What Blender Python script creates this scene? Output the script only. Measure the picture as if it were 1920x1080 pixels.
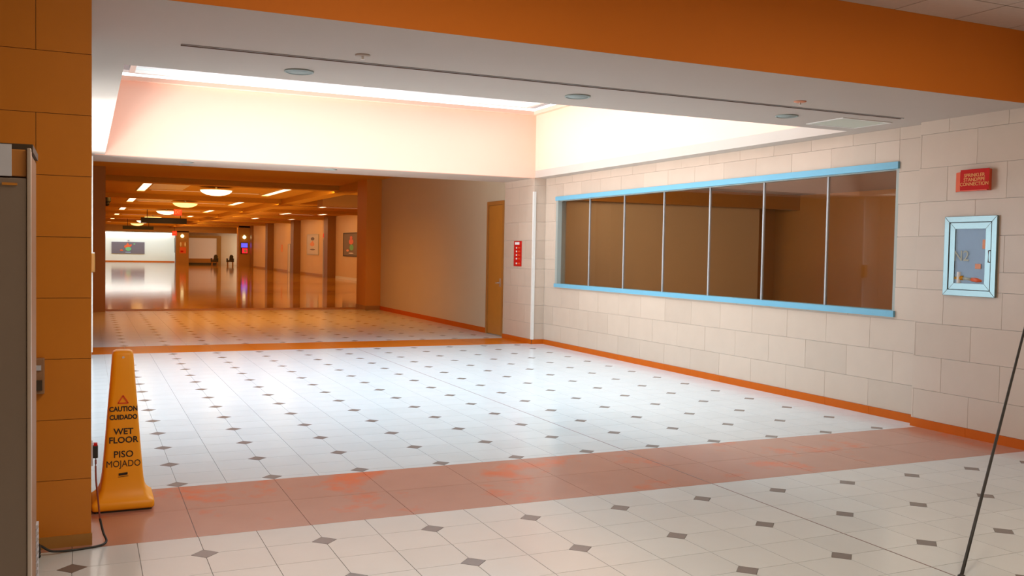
import bpy, math, random
from mathutils import Matrix, Vector
random.seed(7)
S = bpy.context.scene
for o in list(bpy.data.objects): bpy.data.objects.remove(o)
COL = S.collection

# ---------------------------------------------------------------- camera
cam = bpy.data.cameras.new('camera'); camo = bpy.data.objects.new('camera', cam); COL.objects.link(camo)
CX, CY, CZ = -0.5493, -6.4350, 1.5497
YAW, PIT, ROL, FPX = 0.426763, -0.03713, 0.018083, 1761.3
fw = Vector((math.sin(YAW)*math.cos(PIT), math.cos(YAW)*math.cos(PIT), math.sin(PIT)))
rt0 = Vector((math.cos(YAW), -math.sin(YAW), 0)); up0 = rt0.cross(fw)
rt = rt0*math.cos(ROL)+up0*math.sin(ROL); up = -rt0*math.sin(ROL)+up0*math.cos(ROL)
m = Matrix.Identity(4)
for i in range(3):
    m[i][0] = rt[i]; m[i][1] = up[i]; m[i][2] = -fw[i]
m[0][3], m[1][3], m[2][3] = CX, CY, CZ
camo.matrix_world = m
cam.sensor_width = 36; cam.lens = FPX/1920*36; cam.clip_start = .05; cam.clip_end = 400
S.camera = camo

# ---------------------------------------------------------------- world, exposure
W = bpy.data.worlds.new('sky'); S.world = W; W.use_nodes = True
nt = W.node_tree; bg = nt.nodes['Background']
bg.inputs[0].default_value = (.80, .92, 1.0, 1); bg.inputs[1].default_value = 2.5
S.view_settings.view_transform = 'Standard'; S.view_settings.look = 'None'
S.view_settings.exposure = -0.12; S.view_settings.gamma = 1; S.view_settings.use_curve_mapping = False

# ---------------------------------------------------------------- area lights
def area(name, loc, rot, sx, sy, power, col, spread=180):
    l = bpy.data.lights.new(name, 'AREA'); l.shape = 'RECTANGLE'; l.size = sx; l.size_y = sy
    l.energy = power; l.color = col; l.spread = math.radians(spread)
    o = bpy.data.objects.new(name, l); COL.objects.link(o); o.location = loc; o.rotation_euler = rot
    return o
# daylight falling through the roof glazing, daylight from the glazed left side
area('skylight_daylight', (3.05, 4.35, 4.6), (0, 0, 0), 6.0, 6.6, 265, (.74, .90, 1), 110)
area('side_daylight', (-1.4, 4.7, 1.6), (0, -math.pi/2, 0), 2.3, 5.2, 48, (.86, .94, 1))
area('paving_bounce', (-2.0, 5.4, .5), (0, math.radians(-128), 0), 1.2, 4.6, 420, (.95, .95, .95), 90)  # added light imitating bounce off the paving, brightens the left ceiling strip
# warm lamps of the lobby the camera stands in
area('lobby_lamp', (.9, -3.6, 3.30), (0, 0, 0), .6, 1.2, 62, (1, .84, .66))
area('lobby_lamp', (4.4, -3.6, 3.30), (0, 0, 0), .6, 1.2, 38, (1, .84, .66))
area('lobby_lamp', (1.6, -6.8, 3.30), (0, 0, 0), .6, 1.2, 38, (1, .84, .66))
# added warm fill light, unseen, for the room behind the glass
area('back_room_fill', (6.84, 3.6, 2.62), (0, math.radians(-75), 0), .2, 7.0, 150, (1, .66, .36))
# added warm fill light for the narrow corridor, unseen behind the header
area('corridor_fill', (3.0, 14.6, 3.38), (0, 0, 0), 4.5, 4.6, 125, (1, .36, .04), 120)
for yy, pw in ((25, 95), (35, 110), (45, 110), (57, 120), (70, 130)):
    area('hall_fill', (4.8, yy, 2.05), (math.pi, 0, 0), 7.0, 8.0, pw, (1, .50, .11), 130)  # added lights without fixtures, floating to brighten the hall ceiling
BEAMS = (20.4, 29.2, 38.2, 47.2, 56.5, 65.5, 74)
for yy in BEAMS:            # added fill lights, unseen behind the cross beams, brightening the hall
    area('beam_fill', (5.8, yy+.57, 3.33), (math.radians(62), 0, 0), 11.0, .10, 150, (1, .50, .10))
area('wing_fill', (6.66, 58, 3.3), (0, math.radians(-62), 0), .10, 40, 300, (1, .64, .30))  # added fill light, unseen behind the bulkhead, for the wing wall
area('gallery_lamp', (3.5, 92.6, 2.95), (math.radians(25), 0, 0), 8, .5, 330, (.82, .95, 1))

# ---------------------------------------------------------------- materials
def mat(name, col, rough=.5, metal=0, noise=0, nscale=6, var=0, bump=0, bscale=40, emit=None, estr=0, spec=.5, stain=None, coat=0):
    M = bpy.data.materials.new(name); M.use_nodes = True
    t = M.node_tree; N = t.nodes; L = t.links; b = N['Principled BSDF']
    b.inputs['Roughness'].default_value = rough; b.inputs['Metallic'].default_value = metal
    b.inputs['Specular IOR Level'].default_value = spec
    b.inputs['Coat Weight'].default_value = coat
    b.inputs['Base Color'].default_value = (*col, 1)
    out = None
    if noise or var or stain:
        tc = N.new('ShaderNodeTexCoord'); geo = N.new('ShaderNodeNewGeometry')
        val = N.new('ShaderNodeMath'); val.operation = 'ADD'; val.inputs[0].default_value = 1 - (noise+var)/2; val.inputs[1].default_value = 0
        last = val
        if noise:
            n = N.new('ShaderNodeTexNoise'); n.inputs['Scale'].default_value = nscale; n.inputs['Detail'].default_value = 5
            L.new(geo.outputs['Position'], n.inputs['Vector'])
            a = N.new('ShaderNodeMath'); a.operation = 'MULTIPLY_ADD'; a.inputs[1].default_value = noise
            L.new(n.outputs['Fac'], a.inputs[0]); L.new(last.outputs[0], a.inputs[2]); last = a
        if var:
            oi = N.new('ShaderNodeObjectInfo')
            a = N.new('ShaderNodeMath'); a.operation = 'MULTIPLY_ADD'; a.inputs[1].default_value = var
            L.new(oi.outputs['Random'], a.inputs[0]); L.new(last.outputs[0], a.inputs[2]); last = a
        mx = N.new('ShaderNodeMix'); mx.data_type = 'RGBA'; mx.blend_type = 'MULTIPLY'; mx.inputs[0].default_value = 1
        mx.inputs[6].default_value = (*col, 1)
        cb = N.new('ShaderNodeCombineColor')
        for i in range(3): L.new(last.outputs[0], cb.inputs[i])
        L.new(cb.outputs[0], mx.inputs[7]); out = mx.outputs[2]
        if stain:
            n2 = N.new('ShaderNodeTexNoise'); n2.inputs['Scale'].default_value = 1.3; n2.inputs['Detail'].default_value = 8; n2.inputs['Roughness'].default_value = .65
            L.new(geo.outputs['Position'], n2.inputs['Vector'])
            r = N.new('ShaderNodeValToRGB'); r.color_ramp.elements[0].position = .55; r.color_ramp.elements[1].position = .66
            L.new(n2.outputs['Fac'], r.inputs[0])
            m2 = N.new('ShaderNodeMix'); m2.data_type = 'RGBA'; L.new(r.outputs[0], m2.inputs[0]); L.new(out, m2.inputs[6]); m2.inputs[7].default_value = (*stain, 1)
            out = m2.outputs[2]
        L.new(out, b.inputs['Base Color'])
    if bump:
        geo2 = N.new('ShaderNodeNewGeometry')
        n = N.new('ShaderNodeTexNoise'); n.inputs['Scale'].default_value = bscale; n.inputs['Detail'].default_value = 3
        L.new(geo2.outputs['Position'], n.inputs['Vector'])
        bp = N.new('ShaderNodeBump'); bp.inputs['Strength'].default_value = bump; bp.inputs['Distance'].default_value = .01
        L.new(n.outputs['Fac'], bp.inputs['Height']); L.new(bp.outputs[0], b.inputs['Normal'])
    if emit:
        b.inputs['Emission Color'].default_value = (*emit, 1); b.inputs['Emission Strength'].default_value = estr
    return M

def glass_mat(name, tint, refl_ior=1.5, haze=0.0):
    M = bpy.data.materials.new(name); M.use_nodes = True
    t = M.node_tree; N = t.nodes; L = t.links; N.remove(N['Principled BSDF'])
    tr = N.new('ShaderNodeBsdfTransparent'); tr.inputs[0].default_value = (*tint, 1)
    gl = N.new('ShaderNodeBsdfGlossy'); gl.inputs['Roughness'].default_value = .02
    fr = N.new('ShaderNodeFresnel'); g = N.new('ShaderNodeNewGeometry')
    ma = N.new('ShaderNodeMath'); ma.operation = 'MULTIPLY_ADD'; ma.inputs[1].default_value = 1/refl_ior-refl_ior; ma.inputs[2].default_value = refl_ior
    L.new(g.outputs['Backfacing'], ma.inputs[0]); L.new(ma.outputs[0], fr.inputs[0])     # thin pane: same reflectance on both faces
    mx = N.new('ShaderNodeMixShader'); L.new(fr.outputs[0], mx.inputs[0]); L.new(tr.outputs[0], mx.inputs[1]); L.new(gl.outputs[0], mx.inputs[2])
    last = mx.outputs[0]
    if haze:
        df = N.new('ShaderNodeBsdfDiffuse'); df.inputs[0].default_value = (.8, .8, .8, 1)
        m2 = N.new('ShaderNodeMixShader'); m2.inputs[0].default_value = haze; L.new(last, m2.inputs[1]); L.new(df.outputs[0], m2.inputs[2]); last = m2.outputs[0]
    L.new(last, N['Material Output'].inputs[0])
    return M

M = {}
M['floor_tile'] = mat('floor_tile', (.62, .65, .66), .17, noise=.10, nscale=3, var=.06, bump=.05, bscale=9)
M['grout'] = mat('grout', (.30, .29, .27), .6)
M['inset'] = mat('inset_tile', (.17, .15, .14), .25, var=.1)
M['band'] = mat('terracotta_band', (.44, .21, .15), .20, noise=.15, nscale=4, var=.06, stain=(.62, .13, .045), bump=.05, bscale=9)
M['band_far'] = mat('orange_band', (.56, .13, .008), .24, spec=.3, noise=.1, nscale=4, var=.05)
M['base'] = mat('orange_base', (.55, .105, .004), .5, spec=.15, noise=.12, nscale=8, var=.06)
M['wall_tile'] = mat('wall_tile', (.60, .455, .355), .24, noise=.10, nscale=5, var=.09, bump=.03, bscale=6)
M['column_tile'] = mat('column_tile_warm_cast', (.62, .20, .012), .35, noise=.12, nscale=4, var=.05)  # dim warm light on the column is put into the tile colour
M['mortar'] = mat('mortar', (.70, .66, .60), .8)
M['mortar_dark'] = mat('mortar_dark', (.30, .22, .15), .8)
M['plaster'] = mat('plaster', (.54, .44, .37), .75, noise=.06, nscale=2)
M['tan_wall'] = mat('tan_painted_wall', (.60, .50, .36), .6, noise=.06, nscale=1.5)
M['hall_ceiling'] = mat('hall_ceiling_warm_cast', (.58, .31, .035), .8, noise=.06, nscale=1)  # orange lamplight is put into the ceiling colour
M['hall_wall'] = mat('hall_wall_paint', (.68, .48, .28), .5, noise=.08, nscale=1)
M['orange_col'] = mat('orange_column_paint', (.66, .28, .03), .5, noise=.06, nscale=2)
M['beam'] = mat('beam_warm_cast', (.80, .21, .006), .7, noise=.08, nscale=2)  # low orange light on the header is put into its colour
M['well'] = mat('well_plaster', (.97, .58, .43), .8, noise=.04, nscale=2)
M['white_metal'] = mat('white_metal', (.80, .74, .68), .4)
M['ceil_tile'] = mat('ceiling_tile', (.62, .50, .42), .9, noise=.12, nscale=25, var=.05)
M['grid'] = mat('ceiling_grid', (.30, .20, .14), .6)
M['blue_frame'] = mat('blue_frame', (.17, .42, .56), .35, noise=.06, nscale=8)
M['grey_frame'] = mat('grey_frame', (.36, .37, .33), .4)
M['mullion'] = mat('mullion', (.42, .40, .40), .35)
M['glass'] = glass_mat('window_glass', (.80, .76, .72), 1.55)
M['milky'] = glass_mat('milky_glass', (.40, .42, .43), 1.45)
M['clear'] = glass_mat('clear_glass', (.95, .97, .98), 1.45)
M['steel'] = mat('brushed_steel', (.27, .35, .36), .22, metal=.85, noise=.1, nscale=12)
M['steel_dark'] = mat('steel_shadow_gap', (.16, .09, .08), .5)
M['cabinet_in'] = mat('cabinet_inside', (.15, .21, .34), .6)
M['red'] = mat('red_enamel', (.55, .008, .004), .6, spec=.2)
M['red_edge'] = mat('red_orange_edge', (.75, .07, .01), .35)
M['gold_text'] = mat('gold_lettering', (.80, .35, .08), .5)
M['white_text'] = mat('white_print', (.85, .80, .78), .5)
M['ghost_text'] = mat('etched_lettering', (.42, .42, .34), .5)
M['brass'] = mat('brass', (.85, .40, .03), .3, metal=.5)
M['orange_red'] = mat('orange_red_paint', (.80, .12, .03), .4)
M['sticker'] = mat('orange_sticker', (.80, .32, .18), .6)
M['wood'] = mat('orange_wood', (.50, .19, .025), .35, noise=.2, nscale=4)
M['wood_dark'] = mat('orange_wood_frame', (.42, .16, .03), .4)
M['cone'] = mat('yellow_orange_plastic', (.98, .40, .003), .45, noise=.05, nscale=5)
M['black'] = mat('black_print', (.015, .012, .01), .5)
M['black_rubber'] = mat('black_rubber', (.02, .018, .015), .5)
M['cord_red'] = mat('dark_red_cord', (.25, .05, .03), .4)
M['machine'] = mat('machine_front', (.25, .19, .15), .38, metal=.3, noise=.15, nscale=3)
M['machine_side'] = mat('machine_side', (.30, .15, .07), .5)
M['chrome'] = mat('chrome_trim', (.62, .52, .46), .3, metal=.6)
M['paper'] = mat('paper', (.52, .52, .58), .7)
M['disc'] = mat('grey_green_disc', (.33, .37, .34), .5)
M['slot'] = mat('dark_slot', (.16, .07, .035), .7)
M['panel_door'] = mat('access_panel', (.62, .60, .48), .6)
M['lamp_white'] = mat('lamp_white', (.9, .85, .8), .5, emit=(1, .72, .45), estr=3.4)
M['lamp_warm'] = mat('lamp_warm', (.9, .7, .4), .5, emit=(1, .55, .16), estr=2.6)
M['lamp_dim'] = mat('lamp_dim', (.7, .6, .5), .5, emit=(1, .62, .38), estr=.35)
M['spot_yellow'] = mat('spot_yellow', (.9, .9, .5), .5, emit=(1, .9, .45), estr=2.5)
M['exit_red'] = mat('exit_sign_face', (.5, .02, .02), .5, emit=(.9, .02, .01), estr=.5)
M['exit_text'] = mat('exit_sign_letters', (.9, .2, .1), .5, emit=(1, .12, .05), estr=1.0)
M['sign_black'] = mat('black_board', (.006, .004, .003), .7)
M['pier'] = mat('dark_brown_pier', (.24, .10, .02), .4, noise=.08)
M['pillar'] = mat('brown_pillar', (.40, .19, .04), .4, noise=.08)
M['white_wall'] = mat('white_gallery_wall', (.80, .82, .78), .7)
M['mural'] = mat('grey_violet_board', (.17, .14, .17), .7)
M['green'] = mat('soft_green', (.16, .50, .22), .6)
M['blue_print'] = mat('blue_print', (.35, .55, .85), .6)
M['screen_blue'] = mat('screen_blue', (.1, .1, .7), .4, emit=(.12, .12, 1), estr=1.1)
M['screen_red'] = mat('screen_red', (.7, .02, .04), .4, emit=(1, .02, .05), estr=.8)
M['pink_panel'] = mat('pinkish_panel', (.72, .60, .52), .6, emit=(1, .72, .5), estr=.12)
M['poster_light'] = mat('poster_light', (.62, .58, .62), .6)
M['poster_dark'] = mat('poster_dark', (.20, .15, .12), .6)
M['silver_tape'] = mat('silver_strip', (.75, .70, .66), .4)
M['chair_dark'] = mat('dark_vinyl', (.05, .03, .015), .5)
M['ground'] = mat('pale_paving', (.45, .45, .43), .9)

# ---------------------------------------------------------------- mesh helpers
class MB:
    def __init__(s): s.v = []; s.f = []
    def box(s, x0, x1, y0, y1, z0, z1):
        b = len(s.v)
        s.v += [(x0,y0,z0),(x1,y0,z0),(x1,y1,z0),(x0,y1,z0),(x0,y0,z1),(x1,y0,z1),(x1,y1,z1),(x0,y1,z1)]
        s.f += [tuple(b+i for i in q) for q in ((0,3,2,1),(4,5,6,7),(0,1,5,4),(1,2,6,5),(2,3,7,6),(3,0,4,7))]
        return s
    def prism(s, pts, z0, z1, ax='z'):
        """polygon pts extruded; ax = axis of extrusion; pts in the other two axes (in xyz order)"""
        n = len(pts); b = len(s.v)
        for z in (z0, z1):
            for p in pts:
                s.v.append({'z': (p[0], p[1], z), 'x': (z, p[0], p[1]), 'y': (p[0], z, p[1])}[ax])
        s.f.append(tuple(b+i for i in range(n))[::-1]); s.f.append(tuple(b+n+i for i in range(n)))
        for i in range(n): j = (i+1) % n; s.f.append((b+i, b+j, b+n+j, b+n+i))
        return s
    def tube(s, path, r, n=10):
        path = [Vector(p) for p in path]; b = len(s.v); rr = r if isinstance(r, (list, tuple)) else [r]*len(path)
        for i, p in enumerate(path):
            d = (path[min(i+1, len(path)-1)]-path[max(i-1, 0)]).normalized()
            a = d.orthogonal().normalized() if abs(d.z) < .99 else Vector((1,0,0))
            if abs(d.z) < .99: a = d.cross(Vector((0,0,1))).normalized()
            c = d.cross(a).normalized()
            for k in range(n):
                t = 2*math.pi*k/n; q = p+(a*math.cos(t)+c*math.sin(t))*rr[i]; s.v.append(tuple(q))
        for i in range(len(path)-1):
            for k in range(n):
                k2 = (k+1) % n; s.f.append((b+i*n+k, b+i*n+k2, b+(i+1)*n+k2, b+(i+1)*n+k))
        s.f.append(tuple(b+k for k in range(n))[::-1]); e = b+(len(path)-1)*n; s.f.append(tuple(e+k for k in range(n)))
        return s
    def loft(s, rings):
        b = len(s.v); n = len(rings[0])
        for r in rings: s.v += [tuple(p) for p in r]
        for i in range(len(rings)-1):
            for k in range(n):
                k2 = (k+1) % n; s.f.append((b+i*n+k, b+i*n+k2, b+(i+1)*n+k2, b+(i+1)*n+k))
        s.f.append(tuple(b+k for k in range(n))[::-1]); e = b+(len(rings)-1)*n; s.f.append(tuple(e+k for k in range(n)))
        return s
    def mesh(s, name, m, smooth=False):
        me = bpy.data.meshes.new(name); me.from_pydata(s.v, [], s.f); me.materials.append(m)
        me.validate(); me.update()
        import bmesh
        bm = bmesh.new(); bm.from_mesh(me); bmesh.ops.recalc_face_normals(bm, faces=bm.faces); bm.to_mesh(me); bm.free()
        if smooth:
            for p in me.polygons: p.use_smooth = True
        return me
def link(name, data, parent=None, loc=None):
    o = bpy.data.objects.new(name, data); COL.objects.link(o)
    if parent is not None: o.parent = parent
    if loc: o.location = loc
    return o
def obj(name, mb, m, parent=None, smooth=False, bevel=0):
    """world-coordinate mesh, re-based so its origin is at the base centre; parent empties keep their place"""
    xs = [v[0] for v in mb.v]; ys = [v[1] for v in mb.v]; zs = [v[2] for v in mb.v]
    c = Vector(((min(xs)+max(xs))/2, (min(ys)+max(ys))/2, min(zs)))
    mb.v = [tuple(Vector(v)-c) for v in mb.v]
    o = link(name, mb.mesh(name, m, smooth))
    wl = Vector((0,0,0))
    p = parent
    while p is not None: wl += p.location; p = p.parent
    o.location = c-wl
    if parent is not None: o.parent = parent
    if bevel:
        md = o.modifiers.new('bevel', 'BEVEL'); md.width = bevel; md.segments = 2; md.limit_method = 'ANGLE'
    return o
def tag(o, label=None, cat=None, group=None, kind=None):
    if label: o['label'] = label
    if cat: o['category'] = cat
    if group: o['group'] = group
    if kind: o['kind'] = kind
    return o
def thing(name, loc, label, cat, group=None):
    return tag(link(name, None, None, loc), label, cat, group)
def struct(name, mb, m, label, cat='structure', parent=None):
    o = obj(name, mb, m, parent)
    return tag(o, label, cat, None, 'structure')
def wloc(o):
    v = Vector((0,0,0))
    while o is not None: v += o.location; o = o.parent
    return v
def B(*a): return MB().box(*a)
def text(name, s, size, m, parent, origin, xdir, ydir, depth=.002, bold=0, sx=1, spacing=1):
    c = bpy.data.curves.new(name, 'FONT'); c.body = s; c.size = size; c.align_x = 'CENTER'; c.align_y = 'CENTER'; c.extrude = depth; c.offset = bold; c.space_character = spacing
    c.resolution_u = 3
    t = bpy.data.objects.new('tmp', c); COL.objects.link(t)
    dg = bpy.context.evaluated_depsgraph_get(); me = bpy.data.meshes.new_from_object(t.evaluated_get(dg))
    bpy.data.objects.remove(t)
    X = Vector(xdir).normalized(); Y = Vector(ydir).normalized(); Z = X.cross(Y)
    for v in me.vertices: v.co = X*v.co.x*sx+Y*v.co.y+Z*v.co.z
    me.materials.clear(); me.materials.append(m); me.name = name
    o = link(name, me); o.location = Vector(origin)-wloc(parent); o.parent = parent
    return o
def lathe(prof, cx, cy, n=24):
    mb = MB(); rings = []
    for r, z in prof: rings.append([(cx+r*math.cos(2*math.pi*k/n), cy+r*math.sin(2*math.pi*k/n), z) for k in range(n)])
    return mb.loft(rings)
def project(x, y, z):
    d = Vector((x-CX, y-CY, z-CZ)); w = d.dot(fw)
    if w <= .1: return None
    return 960+FPX*d.dot(rt)/w, 540-FPX*d.dot(up)/w, w

# ================================================================ FLOOR
T = .3048; HD = .067                     # tile size, half diagonal of the dark insets
fl = struct('floor', B(-2.6, 12.9, -9, 96, -.12, -.004), M['grout'], 'glossy pale tile floor running through the atrium and the hall', 'floor')
FY1, FY0 = -.075, -1.215                 # near band
GY0, GY1 = 8.13, 9.18                    # far band
J = .0016                                # half joint
XL, XR = -.9, 6.62
def tile_poly(i, j):
    """tile i,j; insets sit on even grid corners (world multiples of 2T)"""
    x0, x1, y0, y1 = i*T, (i+1)*T, j*T, (j+1)*T
    return x0, x1, y0, y1, i % 2, j % 2
def clip_poly(pts, ax, lim, keep_gt):
    out = []
    for k in range(len(pts)):
        a, b = pts[k-1], pts[k]
        ia = (a[ax] > lim) == keep_gt; ib = (b[ax] > lim) == keep_gt
        if ia != ib:
            t = (lim-a[ax])/(b[ax]-a[ax]); out.append((a[0]+(b[0]-a[0])*t, a[1]+(b[1]-a[1])*t))
        if ib: out.append(b)
    return out
def region(ox, oy, x0, x1, y0, y1):
    """full list of (polygon) tiles and insets in a rectangle, lattice origin ox,oy"""
    tiles = []; ins = []
    for i in range(math.floor((x0-ox)/T), math.ceil((x1-ox)/T)):
        for j in range(math.floor((y0-oy)/T), math.ceil((y1-oy)/T)):
            a, b, c, d = ox+i*T+J, ox+(i+1)*T-J, oy+j*T+J, oy+(j+1)*T-J
            cxn = ox+(i if i % 2 == 0 else i+1)*T; cyn = oy+(j if j % 2 == 0 else j+1)*T
            h = HD+.002
            L_, R_ = i % 2 == 0, i % 2 == 1; Bm = j % 2 == 0
            p = []
            if L_ and Bm: p = [(cxn+h, c), (b, c), (b, d), (a, d), (a, cyn+h)]
            elif L_ and not Bm: p = [(a, c), (b, c), (b, d), (cxn+h, d), (a, cyn-h)]
            elif R_ and Bm: p = [(a, c), (cxn-h, c), (b, cyn+h), (b, d), (a, d)]
            else: p = [(a, c), (b, c), (b, cyn-h), (cxn-h, d), (a, d)]
            for ax, lim, g in ((0, x0, True), (0, x1, False), (1, y0, True), (1, y1, False)):
                if p: p = clip_poly(p, ax, lim, g)
            if len(p) > 2: tiles.append(p)
            if i % 2 == 0 and j % 2 == 0:
                X, Y = ox+i*T, oy+j*T; q = [(X-HD, Y), (X, Y-HD), (X+HD, Y), (X, Y+HD)]
                for ax, lim, g in ((0, x0, True), (0, x1, False), (1, y0, True), (1, y1, False)):
                    if q: q = clip_poly(q, ax, lim, g)
                if len(q) > 2: ins.append(q)
    return tiles, ins
tl, il = [], []
for args in ((0, 0, XL, XR, FY1, GY0), (.004, -1.519, -2.4, 6.52, -8.2, FY0), (0, 9.18+.11, -.5, 6.5, GY1, 17.3)):
    a, b = region(*args); tl += a; il += b
def vis(p):
    c = (sum(q[0] for q in p)/len(p), sum(q[1] for q in p)/len(p)); r = project(c[0], c[1], 0)
    return r and -20 < r[0] < 1940 and -20 < r[1] < 1100
def area_px(p):
    c = (sum(q[0] for q in p)/len(p), sum(q[1] for q in p)/len(p)); r = project(c[0], c[1], 0)
    return -r[2]
def place_polys(polys, name, m, z0, z1, lim):
    v = sorted([p for p in polys if vis(p)], key=area_px, reverse=True); rest = [p for p in polys if not vis(p)]+v[lim:]
    cache = {}
    for p in v[:lim]:
        cx = sum(q[0] for q in p)/len(p); cy = sum(q[1] for q in p)/len(p)
        key = tuple((round(q[0]-cx, 4), round(q[1]-cy, 4)) for q in p)
        if key not in cache: cache[key] = MB().prism([(q[0]-cx, q[1]-cy) for q in p], z0, z1).mesh(name, m)
        o = link(name, cache[key]); o.location = Vector((cx, cy, 0))-fl.location; o.parent = fl
    mb = MB()
    for p in rest: mb.prism(p, z0, z1)
    if mb.v: tag(obj(name, mb, m, fl), kind='stuff')
v = [p for p in tl if vis(p)]
# nearest = largest: sort by depth
def area_px(p):
    c = (sum(q[0] for q in p)/len(p), sum(q[1] for q in p)/len(p)); return -project(c[0], c[1], 0)[2]
place_polys(tl, 'tile', M['floor_tile'], -.02, 0, 299)
place_polys(il, 'inset_tile', M['inset'], -.02, .0004, 299)
# terracotta band tiles
def bands(y0, y1, rows, x0, x1, m, step=.6096, name='band_tile'):
    x = x0
    k = math.floor(x0/step)
    while k*step < x1:
        a, b = max(x0, k*step)+.0015, min(x1, (k+1)*step)-.0015
        for r in range(rows):
            c = y0+(y1-y0)*r/rows+.0015; d = y0+(y1-y0)*(r+1)/rows-.0015
            if b-a > .02: obj(name, B(a, b, c, d, -.02, 0), m, fl)
        k += 1
bands(FY0, FY1, 2, -2.4, 6.62, M['band'])
bands(GY0, GY1, 1, -.9, 6.62, M['band_far'])
obj('stripe', B(-.5, 12, 17.7, 18.5, -.02, 0), M['pillar'], fl)
# hall floor beyond: large glossy slabs, one per bay
M['hall_floor'] = mat('hall_floor', (.60, .30, .03), .07, noise=.15, nscale=.6, bump=.12, bscale=1.2)  # orange of the warm hall light is put into the slab colour
yb = [18.5, 27, 36, 45, 54, 63, 72, 81]
for a, b in zip(yb[:-1], yb[1:]): obj('hall_floor_bay', B(-.5, 12.8, a+.03, b-.03, -.02, 0), M['hall_floor'], fl)
obj('hall_floor_bay', B(-.5, 12.8, 81, 95, -.02, 0), M['hall_floor'], fl)
obj('hall_floor_strip', B(-.5, 6.1, 17.3, 17.67, -.02, 0), M['floor_tile'], fl)
# expansion joint strip
obj('expansion_joint', B(3.350, 3.357, -8, 8.13, -.01, .0008), M['steel_dark'], fl)

# ================================================================ WALL TILES
COURSES = [.085, .355, .665, .975, 1.285, 1.46, 1.775, 2.09, 2.40, 2.71, 2.83]
def tile_wall(parent, fixed, axis, sgn, u0, u1, z0, z1, holes, m, w=.61, seed=0, thick=.012, courses=COURSES, off=0):
    """tiles on plane axis=fixed, face at 'fixed', going back by thick in -sgn direction; u = the other horizontal axis"""
    n = 0; cache = {}
    zs = [z0]+[z for z in courses if z0+.01 < z < z1-.01]+[z1]
    for ci in range(len(zs)-1):
        a, b = zs[ci], zs[ci+1]
        shift = off+(ci % 2)*w/2+.0
        k = math.floor((u0-shift)/w)
        us = []
        while shift+k*w < u1:
            p, q = max(u0, shift+k*w), min(u1, shift+(k+1)*w); k += 1
            if q-p > .01: us.append((p, q, a, b))
        segs = []
        for r in us:
            rs = [r]
            for h in holes:
                nr = []
                for (p, q, c, d) in rs:
                    if q <= h[0] or p >= h[1] or d <= h[2] or c >= h[3]: nr.append((p, q, c, d)); continue
                    if p < h[0]: nr.append((p, h[0], c, d))
                    if q > h[1]: nr.append((h[1], q, c, d))
                    pp, qq = max(p, h[0]), min(q, h[1])
                    if c < h[2]: nr.append((pp, qq, c, h[2]))
                    if d > h[3]: nr.append((pp, qq, h[3], d))
                rs = nr
            segs += rs
        for (p, q, c, d) in segs:
            if q-p < .012 or d-c < .012: continue
            g = .0014; W_, H_ = (q-p)-2*g, (d-c)-2*g
            key = (round(W_, 3), round(H_, 3))
            if key not in cache:
                mb = MB(); t = thick
                if axis == 'x': mb.box(-t if sgn > 0 else 0, 0 if sgn > 0 else t, -W_/2, W_/2, 0, H_)
                else: mb.box(-W_/2, W_/2, -t if sgn > 0 else 0, 0 if sgn > 0 else t, 0, H_)
                cache[key] = mb.mesh('wall_tile', m)
            o = link('wall_tile', cache[key]); jit = random.uniform(-.0006, .0006)
            pos = Vector((fixed+jit, (p+q)/2, c+g)) if axis == 'x' else Vector(((p+q)/2, fixed+jit, c+g))
            o.location = pos-parent.location; o.parent = parent; n += 1
    return n
def base_tiles(parent, fixed, axis, sgn, u0, u1, m=None, z1=.08, w=.61, t=.012, name='base_tile'):
    k = math.floor(u0/w)
    while k*w < u1:
        p, q = max(u0, k*w)+.001, min(u1, (k+1)*w)-.001; k += 1
        if q-p < .01: continue
        a, b = (fixed, fixed+t) if sgn > 0 else (fixed-t, fixed)
        obj(name, B(a, b, p, q, 0, z1) if axis == 'x' else B(p, q, a, b, 0, z1), m or M['base'], parent)

# right wall of the atrium with the long window opening
XW = 6.62
WY0, WY1, WZ0, WZ1 = .335, 7.575, 1.0, 2.49
wr = MB()
wr.box(XW+.011, XW+.16, 0, 8.0, -.02, WZ0); wr.box(XW+.011, XW+.16, 0, 8.0, WZ1, 2.83)
wr.box(XW+.011, XW+.16, 0, WY0, WZ0, WZ1); wr.box(XW+.011, XW+.16, WY1, 8.0, WZ0, WZ1)
wall_r = struct('wall_right', wr, M['mortar'], 'cream tiled atrium wall that holds the long interior window', 'wall')
tile_wall(wall_r, XW, 'x', -1, 0, 8.0, .08, 2.83, [(WY0, WY1, WZ0, WZ1)], M['wall_tile'], off=.03)
bb = struct('baseboard_right', B(XW-.006, XW+.004, .001, 7.999, 0, .075), M['mortar_dark'], 'orange base course under the tiled window wall', 'baseboard')
base_tiles(bb, XW-.001, 'x', -1, 0, 8.0)
# nearer right wall (stands 10 cm further out)
wn = struct('wall_right_front', MB().box(6.531, 6.78, -9, 0, -.02, 3.45), M['mortar'], 'cream tiled wall at right with the steel hose cabinet', 'wall')
tile_wall(wn, 6.52, 'x', -1, -2.74, 0, .08, 3.40, [], M['wall_tile'], w=.6, courses=COURSES[:-1]+[3.02, 3.33], off=-.02)
bb = struct('baseboard_right_front', B(6.514, 6.524, -8.99, -.001, 0, .075), M['mortar_dark'], 'orange base course under the wall with the hose cabinet', 'baseboard')
base_tiles(bb, 6.519, 'x', -1, -2.74, 0)
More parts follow.
